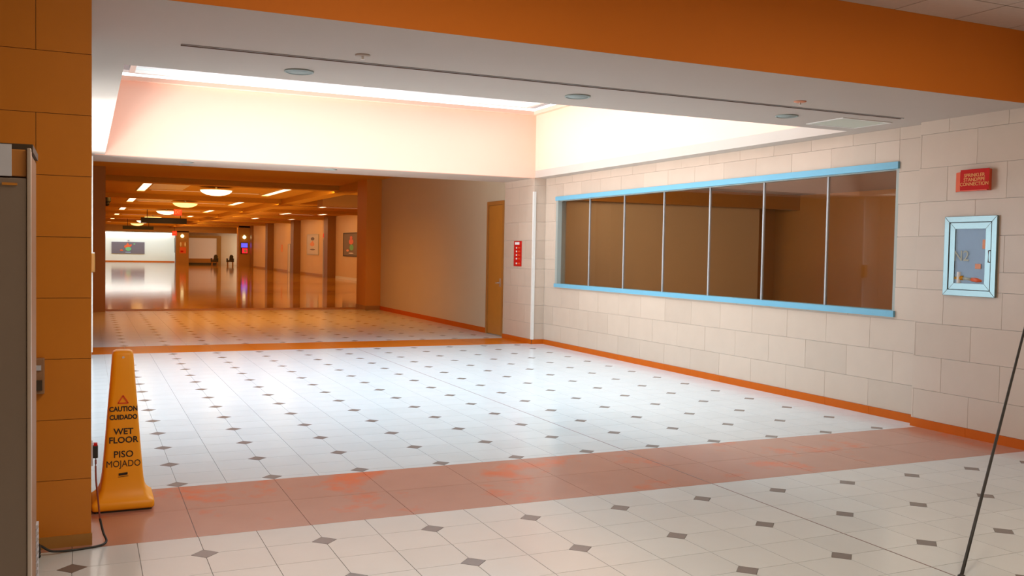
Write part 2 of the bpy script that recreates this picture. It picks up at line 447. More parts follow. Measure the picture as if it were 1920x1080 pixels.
# far right pilaster carrying the far header
fp = struct('wall_far_pilaster', B(6.411, 6.9, 8.011, 9.22, -.02, 2.83), M['mortar'], 'cream tiled pilaster between the atrium corner and the wooden door', 'wall')
tile_wall(fp, 6.40, 'x', -1, 8.0, 9.23, .08, 2.83, [], M['wall_tile'], off=8.0-.61*13)
tile_wall(fp, 8.0, 'y', -1, 6.40, 6.62, .08, 2.83, [], M['wall_tile'], w=.44, off=6.4-.44*14)
bb = struct('baseboard_far_pilaster', B(6.394, 6.404, 8.001, 9.22, 0, .075), M['mortar_dark'], 'orange base course of the far pilaster', 'baseboard')
base_tiles(bb, 6.399, 'x', -1, 8.0, 9.23); base_tiles(bb, 7.999, 'y', -1, 6.40, 6.62)
tag(obj('corner_guard', MB().prism([(6.385, 7.985), (6.43, 7.985), (6.43, 7.99), (6.39, 7.99), (6.39, 8.03), (6.385, 8.03)], .08, 2.6), M['white_metal']), 'white metal corner guard on the right pilaster beside the long window', 'corner guard')
# corridor right wall with the door
cw = MB()
cw.box(6.5, 6.72, 9.22, 9.46, -.02, 3.4); cw.box(6.5, 6.72, 10.26, 17.4, -.02, 3.4); cw.box(6.5, 6.72, 9.46, 10.26, 2.52, 3.4)
wc = struct('wall_corridor_right', cw, M['tan_wall'], 'plain tan corridor wall beyond the wooden door', 'wall')
bb = struct('baseboard_corridor_right', B(6.494, 6.502, 10.27, 17.39, 0, .075), M['mortar_dark'], 'brown base strip along the plain tan corridor wall', 'baseboard')
base_tiles(bb, 6.497, 'x', -1, 10.27, 17.4, z1=.10, w=1.2)
# far column at the end of the corridor wall
struct('wall_corridor_end_column', B(6.10, 6.72, 17.4, 18.3, -.02, 3.4), M['orange_col'], 'square tan column ending the plain corridor wall', 'column')
bb = struct('baseboard_corridor_end_column', B(6.088, 6.72, 17.388, 18.31, 0, .11), M['pillar'], 'dark base strip around the square column', 'baseboard')

# left walls
pl = MB()
pl.box(-1.3, -.532, -1.139, 0, -.02, 2.83)
wl = struct('wall_left_column', pl, M['mortar_dark'], 'broad tiled column at left beside the yellow floor cone', 'column')
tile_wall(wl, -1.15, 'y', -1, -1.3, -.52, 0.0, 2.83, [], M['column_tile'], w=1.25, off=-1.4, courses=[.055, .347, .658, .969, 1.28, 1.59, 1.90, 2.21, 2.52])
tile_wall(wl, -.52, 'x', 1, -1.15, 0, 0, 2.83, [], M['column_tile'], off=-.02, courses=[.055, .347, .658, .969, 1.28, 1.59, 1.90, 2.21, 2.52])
bb = struct('baseboard_left_column', B(-1.3, -.515, -1.160, -1.149, 0, .06), M['pillar'], 'dark base strip at the foot of the left column', 'baseboard')
wl2 = MB()
wl2.box(-1.05, -.9, 0, 1.5, 0, 2.83); wl2.box(-1.05, -.9, 7.5, 8, 0, 2.83); wl2.box(-1.05, -.9, 1.5, 7.5, 0, .25); wl2.box(-1.05, -.9, 1.5, 7.5, 2.72, 2.83)
struct('wall_left', wl2, M['plaster'], 'atrium left wall with a glazed side window', 'wall')
sw = tag(link('window_2', None, None, (-.97, 4.5, .25)), 'tall glazed side window of the atrium hidden behind the left column', 'window', None, 'structure')
mb = MB(); mb.box(-1.0, -.94, 1.5, 7.5, .25, .31); mb.box(-1.0, -.94, 1.5, 7.5, 2.66, 2.72)
obj('window_frame', mb, M['white_metal'], sw)
for k in range(6): obj('mullion', B(-1.0, -.94, 1.5+k*1.188, 1.56+k*1.188, .31, 2.66), M['white_metal'], sw)
for k in range(5): obj('pane', B(-.975, -.969, 1.56+k*1.188, 1.5+(k+1)*1.188, .31, 2.66), M['clear'], sw)
struct('trim_ground_outside', B(-14, -2.7, -9, 30, -.2, -.05), M['ground'], 'pale paving outside the side window', 'ground')
# far left pilaster
struct('wall_far_left_pilaster', B(-1.05, -.467, 8.0, 9.23, -.02, 2.83), M['plaster'], 'left pilaster carrying the far header', 'wall')
tag(obj('corner_guard', B(-.476, -.452, 7.985, 8.0, .05, 1.17).box(-.476, -.452, 7.985, 8.0, 1.45, 2.8), M['white_metal']), 'white metal corner strip on the left pilaster behind the cone', 'corner guard')
cb = thing('wall_box', (-.47, 7.98, 1.17), 'small brown box on the left pilaster edge', 'wall box')
obj('housing', B(-.515, -.425, 7.92, 8.0, 1.18, 1.44), M['pillar'], cb, bevel=.006)
obj('cover', B(-.505, -.435, 7.91, 7.92, 1.20, 1.42), M['wood_dark'], cb)
obj('cap', B(-.51, -.43, 7.93, 8.0, 1.44, 1.455), M['white_metal'], cb)
struct('wall_corridor_left', B(-.72, -.55, 9.23, 95, -.02, 3.4), M['tan_wall'], 'left wall of the long hall', 'wall')
struct('wall_hall_left_pillar', B(-.55, -.12, 17.5, 18.4, -.02, 3.4), M['pillar'], 'dark orange pillar at the left edge of the hall', 'column')
# walls behind the camera
struct('wall_back', B(-2.75, 6.78, -9.15, -9, -.02, 3.45), M['tan_wall'], 'rear lobby wall behind the viewpoint', 'wall')
struct('wall_lobby_left', MB().box(-2.75, -2.6, -9, -1.15, -.02, 3.45).box(-2.75, -1.3, -1.15, -1.0, -.02, 3.45), M['tan_wall'], 'lobby left wall behind the metal machine', 'wall')

# ================================================================ HEADERS, CEILINGS, SKYLIGHT WELL
OX0, OX1, OY0, OY1 = -.30, 6.40, .80, 7.98
H = 2.83
struct('trim_header_front', B(-1.3, 6.52, -1.2, -.95, H, 3.45), M['beam'], 'deep header across the top of the atrium opening, low orange light in its colour', 'header')
ce = MB()
# ceiling with the slot for the rolling grille cut in
SX0, SX1, SY0, SY1 = .0, 6.17, -.13, -.085
ce.box(-1.05, XW+.15, -.95, SY0, H, H+.12); ce.box(-1.05, SX0, SY0, SY1, H, H+.12); ce.box(SX1, XW+.15, SY0, SY1, H, H+.12)
ce.box(-1.05, XW+.15, SY1, OY0, H, H+.12)
ce.box(-1.05, OX0, OY0, OY1, H, H+.12); ce.box(OX1, XW+.15, OY0, OY1, H, H+.12)
ceil = struct('ceiling', ce, M['plaster'], 'flat grey plaster ceiling around the skylight well', 'ceiling')
obj('header_soffit', B(-1.3, 6.52, -1.2, -.951, H-.001, H+.0), M['plaster'], ceil)
struct('trim_header_far', B(-1.05, 6.9, 8.12, 9.23, H, 3.45), M['plaster'], 'far header between the skylight well and the orange hall', 'header')
WT = 3.88
w1 = struct('wall_skylight_far', B(OX0-.13, OX1+.13, OY1, OY1+.135, H, WT), M['well'], 'bright far wall of the skylight well', 'wall')
struct('wall_skylight_right', B(OX1, OX1+.13, OY0, OY1, H+.12, WT), M['well'], 'bright right wall of the skylight well', 'wall')
struct('wall_skylight_left', B(OX0-.13, OX0, OY0, OY1, H+.12, WT), M['well'], 'left wall of the skylight well', 'wall')
struct('wall_skylight_near', B(OX0-.13, OX1+.13, OY0-.13, OY0, H+.12, WT), M['well'], 'near wall of the skylight well', 'wall')
sk = tag(link('window_3', None, None, (3.05, 4.4, WT)), 'rectangular roof skylight above the white well', 'window', None, 'structure')
mb = MB()
def ring(mb, x0, x1, y0, y1, w, z0, z1):
    mb.box(x0, x1, y0, y0+w, z0, z1); mb.box(x0, x1, y1-w, y1, z0, z1); mb.box(x0, x0+w, y0+w, y1-w, z0, z1); mb.box(x1-w, x1, y0+w, y1-w, z0, z1)
ring(mb, OX0-.13, OX1+.13, OY0-.13, OY1+.13, .21, WT, WT+.06)
obj('frame', mb, M['well'], sk)
mb = MB(); ring(mb, OX0+.30, OX1-.30, OY0+.3, OY1-.30, .07, WT+.06, WT+.15); obj('inner_frame', mb, M['white_metal'], sk)
for a, b in ((OX0+.08, OX0+.30), (OX1-.30, OX1-.08)):
    obj('pane', B(a, b, OY0+.1, OY1-.1, WT+.10, WT+.106), M['milky'], sk)
obj('pane', B(OX0+.37, OX1-.37, OY0+.37, OY1-.37, WT+.10, WT+.106), M['clear'], sk)
obj('pane', B(OX0+.30, OX1-.30, OY1-.30, OY1-.1, WT+.10, WT+.106), M['milky'], sk)
obj('pane', B(OX0+.30, OX1-.30, OY0+.1, OY0+.30, WT+.10, WT+.106), M['milky'], sk)
# lobby ceiling: drop tiles
lc = struct('ceiling_lobby', B(-2.75, 6.78, -9.1, -1.2, 3.412, 3.5), M['grid'], 'lobby drop ceiling of square tiles at the upper right', 'ceiling')
cache = {}
stuff = MB()
for i in range(-5, 11):
    for j in range(-13, 0):
        x0, x1 = i*.61+.0+.006+.013, (i+1)*.61-.006+.013; y1 = -1.655+(j+2)*.61-.006; y0 = y1-.598
        y1 = min(y1, -1.203)
        if x0 < -2.6: x0 = -2.6
        x1 = min(x1, 6.515)
        if x1-x0 < .05 or y1-y0 < .05: continue
        if j > -6 and i > 3: obj('ceiling_tile', B(x0, x1, y0, y1, 3.40, 3.412), M['ceil_tile'], lc)
        else: stuff.box(x0, x1, y0, y1, 3.40, 3.412)
tag(obj('ceiling_tile', stuff, M['ceil_tile'], lc), kind='stuff')
# hall ceiling
hc = struct('ceiling_hall', B(-.72, 12.9, 9.23, 81.2, 3.4, 3.5), M['hall_ceiling'], 'long orange lit ceiling of the hall', 'ceiling')
for y in BEAMS: struct('trim_cross_beam', B(-.55, 12.0, y, y+.55, 3.26, 3.4), M['hall_ceiling'], 'shallow cross beam of the hall ceiling', 'beam')
struct('trim_bulkhead', B(6.12, 6.62, 18.3, 80.6, 3.22, 3.4), M['hall_ceiling'], 'long shallow bulkhead between hall and side wing', 'beam')
struct('trim_wing_beam', B(6.62, 12.0, 24.6, 25.4, 3.0, 3.4), M['pier'], 'deeper cross beam of the side wing', 'beam')
for y in (22.5, 24.8, 31, 33.9, 41.0): struct('trim_ceiling_slot', B(6.8, 11.8, y, y+.12, 3.385, 3.4), M['slot'], 'thin dark slot in the side wing ceiling', 'slot')

# grille slot in the ceiling
gs = thing('grille_track', ((SX0+SX1)/2, -.108, H), 'long thin dark track in the ceiling in front of the skylight', 'track')
obj('channel', B(SX0, SX1, SY0+.002, SY1-.002, H+.03, H+.05), M['slot'], gs)
obj('rail', B(SX0, SX1, SY0+.002, SY0+.010, H-.006, H+.03), M['mullion'], gs)
obj('rail', B(SX0, SX1, SY1-.010, SY1-.002, H-.006, H+.03), M['slot'], gs)
# round ceiling discs
for i, (x, y, r, lab) in enumerate(((.85, .41, .105, 'round grey ceiling disc, leftmost of three before the skylight'),
        (3.08, .33, .105, 'round grey ceiling disc, middle of three before the skylight'),
        (5.20, .30, .10, 'round grey ceiling disc, rightmost, beside the square access panel'))):
    t = thing('ceiling_speaker', (x, y, H), lab, 'speaker', 'round ceiling discs before the skylight')
    obj('rim', lathe([(r, H), (r, H-.008), (r-.012, H-.012), (r-.014, H-.006)], x, y, 28), M['disc'], t, True)
    obj('grille', lathe([(r-.016, H-.001), (r-.016, H-.007), (.02, H-.010)], x, y, 28), M['disc'], t, True)
for x, y, lab in ((.84, 8.54, 'small grey disc under the far header, above the left troffer'), (3.0, 8.42, 'small grey disc under the far header, near its middle')):
    t = thing('downlight', (x, y, H), lab, 'downlight')
    obj('rim', lathe([(.10, H), (.10, H-.01), (.085, H-.014), (.08, H-.004)], x, y, 24), M['disc'], t, True)
    obj('lens', lathe([(.078, H-.002), (.07, H-.008), (.01, H-.012)], x, y, 24), M['disc'], t, True)
for x, y, lab in ((1.105, -.365, 'small white sprinkler disc in the ceiling, left one'), (4.76, -.37, 'small orange sprinkler disc in the ceiling, right one')):
    t = thing('sprinkler', (x, y, H), lab, 'sprinkler')
    obj('cover', lathe([(.05, H), (.05, H-.006), (.03, H-.012)], x, y, 20), M['plaster'] if x < 2 else M['sticker'], t, True)
    obj('stem', lathe([(.008, H-.012), (.008, H-.028), (.014, H-.03)], x, y, 10), M['white_metal'], t)
ap = thing('access_panel', (5.99, .36, H), 'square pale access panel in the ceiling near the right wall', 'panel')
mb = MB(); ring(mb, 5.69, 6.29, .12, .60, .025, H-.006, H); obj('frame', mb, M['white_metal'], ap)
obj('door', B(5.717, 6.263, .147, .573, H-.004, H), M['panel_door'], ap)

# ================================================================ LONG WINDOW
wn1 = tag(link('window_1', None, None, (XW+.05, (WY0+WY1)/2, WZ0)), 'long seven pane interior window in a blue frame', 'window', None, 'structure')
F0, F1 = XW-.025, XW+.15
obj('sill', B(F0, F1, WY0-.01, WY1+.02, WZ0-.005, WZ0+.055), M['blue_frame'], wn1)
obj('window_head', B(F0, XW+.03, WY0-.01, WY1+.02, WZ1-.055, WZ1+.012), M['blue_frame'], wn1)
obj('head_channel', B(XW+.03, F1, WY0, WY1, WZ1-.065, WZ1), M['grey_frame'], wn1)
obj('jamb', B(XW-.01, F1, WY1-.06, WY1+.01, WZ0+.05, WZ1-.055), M['grey_frame'], wn1)
obj('jamb', B(XW+.0, F1, WY0-.005, WY0+.03, WZ0+.05, WZ1-.055), M['grey_frame'], wn1)
MY = [WY0+.03]+[1.344+1.0417*k for k in range(6)]+[WY1-.06]
for y in MY[1:-1]: obj('mullion', B(XW+.052, XW+.076, y-.011, y+.011, WZ0+.05, WZ1-.06), M['mullion'], wn1)
for a, b in zip(MY[:-1], MY[1:]): obj('pane', B(XW+.060, XW+.068, a+.008, b-.008, WZ0+.05, WZ1-.06), M['glass'], wn1)
# the dim room behind it
struct('wall_back_room_end', B(6.78, 11.1, 7.9, 8.0, -.02, 2.47), M['tan_wall'], 'tan end wall of the dim room behind the window', 'wall')
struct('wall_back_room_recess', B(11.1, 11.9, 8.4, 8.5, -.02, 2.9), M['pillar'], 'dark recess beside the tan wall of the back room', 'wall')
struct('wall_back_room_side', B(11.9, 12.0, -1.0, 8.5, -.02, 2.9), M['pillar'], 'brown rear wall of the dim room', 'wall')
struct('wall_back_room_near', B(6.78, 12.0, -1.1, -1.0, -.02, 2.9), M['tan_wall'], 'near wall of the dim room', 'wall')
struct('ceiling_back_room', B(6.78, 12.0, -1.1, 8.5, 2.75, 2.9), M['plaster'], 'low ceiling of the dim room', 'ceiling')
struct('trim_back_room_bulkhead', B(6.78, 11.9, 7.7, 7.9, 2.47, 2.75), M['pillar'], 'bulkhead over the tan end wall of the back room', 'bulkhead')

# ================================================================ DOOR
d1 = tag(link('door_1', None, None, (6.5, 9.86, 0)), 'tall narrow orange wooden door beyond the right pilaster', 'door', None, 'structure')
mb = MB(); mb.box(6.485, 6.60, 9.46, 9.52, 0, 2.52); mb.box(6.485, 6.60, 10.20, 10.26, 0, 2.52); mb.box(6.485, 6.60, 9.52, 10.20, 2.45, 2.52)
obj('door_frame', mb, M['wood_dark'], d1)
lf = obj('door_leaf', B(6.505, 6.55, 9.525, 10.195, .012, 2.445), M['wood'], d1)
kb = MB(); kb.tube([(6.505, 9.62, .99), (6.455, 9.62, .99)], .012); kb.tube([(6.455, 9.60, .99), (6.455, 9.72, .985)], .011)
obj('door_handle', kb, M['chrome'], lf, True)
obj('handle_plate', B(6.498, 6.505, 9.595, 9.645, .92, 1.07), M['chrome'], lf)

# ================================================================ SIGN + CABINET + SMALL SIGN
sg = thing('fire_connection_sign', (6.50, -.64, 2.16), 'red enamel sprinkler standpipe connection sign above the steel cabinet', 'sign')
obj('face', B(6.462, 6.468, -.795, -.505, 2.17, 2.35), M['red'], sg, bevel=.002)
obj('left_flange', MB().prism([(6.468, -.507), (6.519, -.422), (6.519, -.412), (6.462, -.503)], 2.163, 2.333), M['red_edge'], sg)
obj('right_flange', MB().prism([(6.466, -.790), (6.519, -.765), (6.519, -.775), (6.462, -.797)], 2.168, 2.345), M['red_edge'], sg)
obj('lower_lip', B(6.462, 6.519, -.775, -.50, 2.163, 2.170), M['red_edge'], sg)
for i, (s, sz) in enumerate((('SPRINKLER', .043), ('STANDPIPE', .043), ('CONNECTION', .043))):
    text('lettering', s, sz, M['gold_text'], sg, (6.461, -.648, 2.297-.038*i), (0, -1, 0), (0, 0, 1), .0006, .0004, 1.0)

cab = thing('fire_hose_cabinet', (6.5, -.59, 1.243), 'recessed stainless steel hose cabinet with a glazed door on the right wall', 'cabinet')
CY0, CY1, CZ0, CZ1 = -.864, -.327, 1.243, 1.946
mb = MB()
def fr(mb, x0, x1, y0, y1, z0, z1, w):
    # mitred picture frame in the wall plane
    o = [(y0, z0), (y1, z0), (y1, z1), (y0, z1)]; i = [(y0+w, z0+w), (y1-w, z0+w), (y1-w, z1-w), (y0+w, z1-w)]
    for k in range(4):
        k2 = (k+1) % 4; mb.prism([o[k], o[k2], i[k2], i[k]], x0, x1, 'x')
fr(mb, 6.495, 6.52, CY0, CY1, CZ0, CZ1, .052); obj('outer_frame', mb, M['steel'], cab, bevel=.003)
obj('shadow_gap', MB().box(6.512, 6.519, CY0+.05, CY1-.05, CZ0+.05, CZ0+.06).box(6.512, 6.519, CY0+.05, CY1-.05, CZ1-.06, CZ1-.05).box(6.512, 6.519, CY0+.05, CY0+.06, CZ0+.06, CZ1-.06).box(6.512, 6.519, CY1-.06, CY1-.05, CZ0+.06, CZ1-.06), M['steel_dark'], cab)
mb = MB(); fr(mb, 6.500, 6.516, CY0+.058, CY1-.058, CZ0+.056, CZ1-.056, .056); dr = obj('door', mb, M['steel'], cab, bevel=.002)
obj('glass', B(6.504, 6.507, CY0+.11, CY1-.11, CZ0+.11, CZ1-.11), M['clear'], dr)
hd = MB(); hd.tube([(6.50, -.797, 1.545), (6.485, -.797, 1.545), (6.485, -.797, 1.645), (6.50, -.797, 1.645)], .005, 8)
obj('handle', hd, M['steel_dark'], dr)
obj('back_panel', B(6.5165, 6.5195, CY0+.09, CY1-.09, CZ0+.09, CZ1-.09), M['cabinet_in'], cab)
text('lettering', 'N2', .13, M['ghost_text'], cab, (6.5025, -.508, 1.592), (0, -1, 0), (0, 0, 1), .0004, .001)
obj('sticker', B(6.5015, 6.503, -.757, -.722, 1.66, 1.74), M['sticker'], cab)
obj('sticker', B(6.5015, 6.503, -.712, -.655, 1.485, 1.53), M['sticker'], cab)
vz = 1.40
obj('valve_body', MB().tube([(6.513, -.445, vz), (6.513, -.53, vz+.002)], [.012, .022], 12), M['brass'], cab, True)
obj('hose_nozzle', MB().tube([(6.512, -.53, vz), (6.512, -.62, vz-.010)], [.014, .012], 10), M['ghost_text'], cab, True)
obj('hose_coupling', MB().tube([(6.512, -.62, vz-.008), (6.512, -.68, vz-.014), (6.512, -.72, vz-.02)], [.018, .02, .01], 10), M['orange_red'], cab, True)
obj('valve_wheel', MB().tube([(6.508, -.487, vz-.045), (6.5085, -.487, vz+.055)], .018, 10), M['white_text'], cab)

ss = thing('pictogram_sign', (6.39, 8.62, 1.32), 'narrow vertical red sign with white marks beside the wooden door', 'sign')
obj('plate', B(6.388, 6.399, 8.46, 8.775, 1.32, 1.765), M['red'], ss, bevel=.004)
obj('white_header', B(6.385, 6.388, 8.54, 8.72, 1.70, 1.745), M['white_text'], ss)
for k in range(5):
    z = 1.645-.064*k-(.02 if k == 4 else 0)
    obj('white_mark', MB().prism([(8.655+.028*math.cos(a*math.pi/4), z+.017*math.sin(a*math.pi/4)) for a in range(8)], 6.386, 6.388, 'x'), M['white_text'], ss)
    obj('orange_mark', B(6.386, 6.388, 8.50, 8.60, z-.012, z+.014), M['red_edge'], ss)

# ================================================================ CONE
cx, cy = -.345, -.40
cone = thing('wet_floor_cone', (cx, cy, 0), 'tall yellow orange caution wet floor cone beside the left column', 'cone')
def rrect(hx, hy, r, z, n=5, x0=cx, y0=cy):
    pts = []
    for qx, qy, a0 in ((1, 1, 0), (-1, 1, 90), (-1, -1, 180), (1, -1, 270)):
        for k in range(n):
            a = math.radians(a0+90*k/(n-1)); pts.append((x0+qx*(hx-r)+r*math.cos(a), y0+qy*(hy-r)+r*math.sin(a), z))
    return pts
rings = [rrect(.165, .165, .02, 0.012), rrect(.170, .170, .02, .02), rrect(.170, .170, .02, .052), rrect(.160, .160, .03, .062),
         rrect(.138, .138, .03, .085), rrect(.122, .122, .026, .125), rrect(.112, .112, .024, .19), rrect(.098, .098, .024, .36), rrect(.082, .082, .024, .58),
         rrect(.067, .067, .03, .78), rrect(.058, .058, .026, .905), rrect(.053, .053, .026, .925), rrect(.040, .040, .024, .933)]
obj('cone_body', MB().loft(rings), M['cone'], cone, True)
obj('base_foot', MB().loft([rrect(.158, .158, .02, 0), rrect(.158, .158, .02, .0125)]), M['black_rubber'], cone)
# lettering on the face towards the viewer, following its slope
def fy(z):
    zs = [(.19, .112), (.36, .098), (.58, .082), (.78, .067)]
    for (a, ha), (b, hb) in zip(zs[:-1], zs[1:]):
        if z <= b: return cy-(ha+(hb-ha)*(z-a)/(b-a))
    return cy-.067
sl = Vector((0, .015, .22)).normalized()
tri = MB()
for a, b in (((-.028, 0), (.028, 0)), ((.028, 0), (0, .045)), ((0, .045), (-.028, 0))):
    d = Vector((b[0]-a[0], b[1]-a[1])); n_ = Vector((-d.y, d.x)).normalized()*.003
    z = .625; q = [(a[0]+n_.x, a[1]+n_.y), (b[0]+n_.x, b[1]+n_.y), (b[0]-n_.x, b[1]-n_.y), (a[0]-n_.x, a[1]-n_.y)]
    tri.prism([(cx+p[0], z+p[1]) for p in q], fy(z)-.0045, fy(z)+.004, 'y')
obj('warning_triangle', tri, M['red_edge'], cone)
for s, z, sz, bd in (('CAUTION', .590, .040, .0012), ('CUIDADO', .542, .038, .0014), ('WET', .458, .050, .0010), ('FLOOR', .408, .050, .0010), ('PISO', .325, .054, .0006), ('MOJADO', .270, .054, 0)):
    text('lettering', s, sz*1.0, M['black'], cone, (cx+.002, fy(z)-.0015, z), (1, 0, 0), sl, .0006, bd, {'CAUTION': .86, 'CUIDADO': .86, 'MOJADO': .86}.get(s, 1.0))
obj('small_print', MB().prism([(cx-.024, .203), (cx+.024, .207), (cx+.024, .220), (cx-.024, .216)], fy(.2)-.003, fy(.2)+.003, 'y').prism([(cx-.028, .194), (cx+.028, .198), (cx+.028, .200), (cx-.028, .196)], fy(.2)-.003, fy(.2)+.003, 'y'), M['black'], cone)
obj('top_hole', MB().tube([(cx+.001, cy-.0615, .893), (cx+.001, cy-.059, .894)], .0075, 10), M['white_text'], cone)

# ================================================================ MACHINE, CABLE, OUTLET, CORD
mc = thing('metal_machine', (-1.2, -2.7, 0), 'tall brown metal machine cropped by the left edge of the picture', 'machine')
MX = -.716
obj('cabinet_body', B(-1.62, MX, -2.86, -2.5, .06, 1.86), M['machine_side'], mc, bevel=.01)
obj('front_door', B(-1.62, MX-.012, -2.90, -2.862, .08, 1.77), M['machine'], mc, bevel=.004)
obj('front_header', B(-1.62, MX-.012, -2.895, -2.862, 1.775, 1.865), M['wood_dark'], mc, bevel=.004)
obj('edge_trim', B(MX-.011, MX+.002, -2.905, -2.862, .06, 1.87), M['chrome'], mc, bevel=.003)
obj('top_cap', B(-1.63, MX+.006, -2.88, -2.495, 1.861, 1.885), M['chair_dark'], mc)
obj('notice', B(-.95, -.772, -2.902, -2.896, 1.775, 1.88), M['paper'], mc)
obj('plinth', B(-1.60, MX-.02, -2.84, -2.52, 0, .06), M['chair_dark'], mc)
obj('lock', B(-.80, -.755, -2.905, -2.901, 1.745, 1.753), M['wood'], mc)
gv = MB()
for k in range(9): gv.box(MX, MX+.008, -2.56, -2.505, .30+.024*k, .314+.024*k)
obj('side_vent', gv, M['paper'], mc)
sb = thing('switch_box', (-.765, -1.16, .80), 'small dark switch box on the left column behind the machine', 'switch')
obj('back_box', B(-.80, -.735, -1.19, -1.152, .80, .98), M['machine_side'], sb, bevel=.004)
obj('lever', B(-.775, -.745, -1.205, -1.19, .82, .87), M['chair_dark'], sb)
obj('button', B(-.775, -.75, -1.20, -1.19, .92, .945), M['paper'], sb)
ol = thing('power_plug', (-.505, -1.08, .44), 'dark plug in the socket on the side of the left column', 'plug')
obj('socket_plate', B(-.519, -.512, -1.11, -1.03, .40, .52), M['paper'], ol)
obj('plug_body', B(-.512, -.487, -1.09, -1.05, .435, .50), M['black_rubber'], ol, bevel=.004)
obj('plug_cap', B(-.509, -.490, -1.088, -1.052, .50, .512), M['red'], ol)
def bez(pts, n=10):
    out = []
    P_ = [Vector(p) for p in pts]
    for i in range(len(P_)-1):
        p0 = P_[max(i-1, 0)]; p1 = P_[i]; p2 = P_[i+1]; p3 = P_[min(i+2, len(P_)-1)]
        for k in range(n):
            t = k/n; out.append(.5*((2*p1)+(-p0+p2)*t+(2*p0-5*p1+4*p2-p3)*t*t+(-p0+3*p1-3*p2+p3)*t*t*t))
    out.append(P_[-1]); return out
kc = thing('power_cable', (-.45, -1.15, 0), 'thin power cable from the plug looping over the floor behind the machine', 'cable')
obj('upper_length', MB().tube(bez([(-.498, -1.075, .44), (-.497, -1.09, .33), (-.487, -1.10, .22), (-.478, -1.11, .12)]), .0045, 8), M['cord_red'], kc, True)
obj('lower_length', MB().tube(bez([(-.478, -1.11, .12), (-.462, -1.13, .05), (-.448, -1.17, .012), (-.49, -1.215, .006), (-.60, -1.24, .006), (-.70, -1.27, .02), (-.76, -1.30, .06), (-.79, -1.5, .03), (-.86, -2.3, .006)]), .006, 8), M['black_rubber'], kc, True)
for k in range(3):
    pts = [(-.83+.075*math.cos(a*.7+k), -1.30+.07*math.sin(a*.7+k), .010+.018*k+.006*a/3) for a in range(12)]
    obj('coil', MB().tube(bez(pts, 4), .009, 8), M['black_rubber'], kc, True)

pf = Vector((3.375, -3.205, 0))
pt = Vector((6.50, -1.29, 1.585))
rp = thing('black_cord', tuple(pf), 'thin taut black cord rising from the floor at lower right', 'cord')
obj('cord', MB().tube([pf+(pt-pf)*(k/8)+Vector((0, 0, .006)) for k in range(9)], .0085, 10), M['black_rubber'], rp, True)
obj('floor_eye', lathe([(.018, 0), (.018, .006), (.010, .012)], pf.x, pf.y, 12), M['black_rubber'], rp)
obj('wall_hook', B(6.488, 6.519, -1.31, -1.27, 1.56, 1.62), M['black_rubber'], rp)

# ================================================================ HALL: LIGHTS
CZH = 3.4
bays = [(21.7, 26.9, 23.6), (32.0, 35.3, 33.4), (41.0, 44.8, 43.0), (50.4, 53.2, 53.1), (59.5, 62.3, 62.6), (68.5, 71.2, 71.8)]
ordn = ['first', 'second', 'third', 'fourth', 'fifth', 'sixth']
for i, (ya, yb_, yd) in enumerate(bays):
    for x, side in ((1.1, 'left'), (5.1, 'right')):
        t = thing('ceiling_troffer', (x, (ya+yb_)/2, CZH), f'long ceiling lamp in the {side} row of the hall, {ordn[i]} from the atrium', 'ceiling lamp', 'long lamps of the hall ceiling')
        z = CZH-.03
        mb = MB(); ring(mb, x-.14, x+.14, ya, yb_, .025, z, CZH); obj('lamp_frame', mb, M['white_metal'], t)
        obj('diffuser', B(x-.112, x+.112, ya+.027, yb_-.45, z+.008, z+.022), M['lamp_white'], t)
        obj('end_lens', B(x-.112, x+.112, yb_-.44, yb_-.03, z+.006, z+.022), M['lamp_warm'], t)
    t = thing('slot_lamp', (3.1, yb_-.7, CZH), f'thin cross slot lamp joining the long hall lamps, {ordn[i]} from the atrium', 'ceiling lamp', 'cross slot lamps of the hall')
    obj('trim', B(1.35, 4.85, yb_-.78, yb_-.60, CZH-.012, CZH), M['plaster'], t)
    obj('lens', B(1.4, 4.8, yb_-.74, yb_-.64, CZH-.018, CZH-.012), M['lamp_dim'], t)
    if i < 2:
        t = thing('return_grille', (1.75, yb_-2.2, CZH), f'flat grey grille beside the left hall lamp, {ordn[i]} from the atrium', 'grille')
        mb = MB(); ring(mb, 1.28, 2.3 if i == 0 else 2.6, yb_-4.2 if i == 0 else yb_-2.4, yb_-1.2, .04, CZH-.012, CZH); obj('frame', mb, M['white_metal'], t)
        sl_ = MB(); n = 10; ya2 = yb_-4.16 if i == 0 else yb_-2.36
        for k in range(n): sl_.box(1.32, 2.26 if i == 0 else 2.56, ya2+k*(yb_-1.24-ya2)/n+.01, ya2+(k+1)*(yb_-1.24-ya2)/n-.01, CZH-.009, CZH-.003)
        obj('louvre', sl_, M['silver_tape'], t)
    r = .47
    t = thing('bowl_lamp', (3.1, yd, CZH), f'shallow round bowl lamp on the hall centre line, {ordn[i]} from the atrium', 'ceiling lamp', 'bowl lamps of the hall')
    zt = CZH-.10
    obj('bowl', lathe([(r, zt), (r*.97, zt-.03), (r*.85, zt-.08), (r*.6, zt-.13), (r*.3, zt-.155), (.02, zt-.16)], 3.1, yd, 32), M['lamp_white'] if i % 2 == 0 else M['lamp_warm'], t, True)
    obj('rim', lathe([(r, zt-.002), (r+.03, zt), (r+.03, zt+.015), (r, zt+.015)], 3.1, yd, 32), M['white_metal'], t, True)
    obj('stem', lathe([(.03, zt), (.03, CZH)], 3.1, yd, 12), M['white_metal'], t)
wing = [(8.75, 31.2, 34.3, 'nearest in the left wing row'), (8.9, 41.5, 44, 'second in the left wing row'), (8.85, 50.5, 53, 'third in the left wing row'), (10.7, 40, 43, 'nearest in the right wing row'), (11.0, 50, 52.5, 'second in the right wing row')]
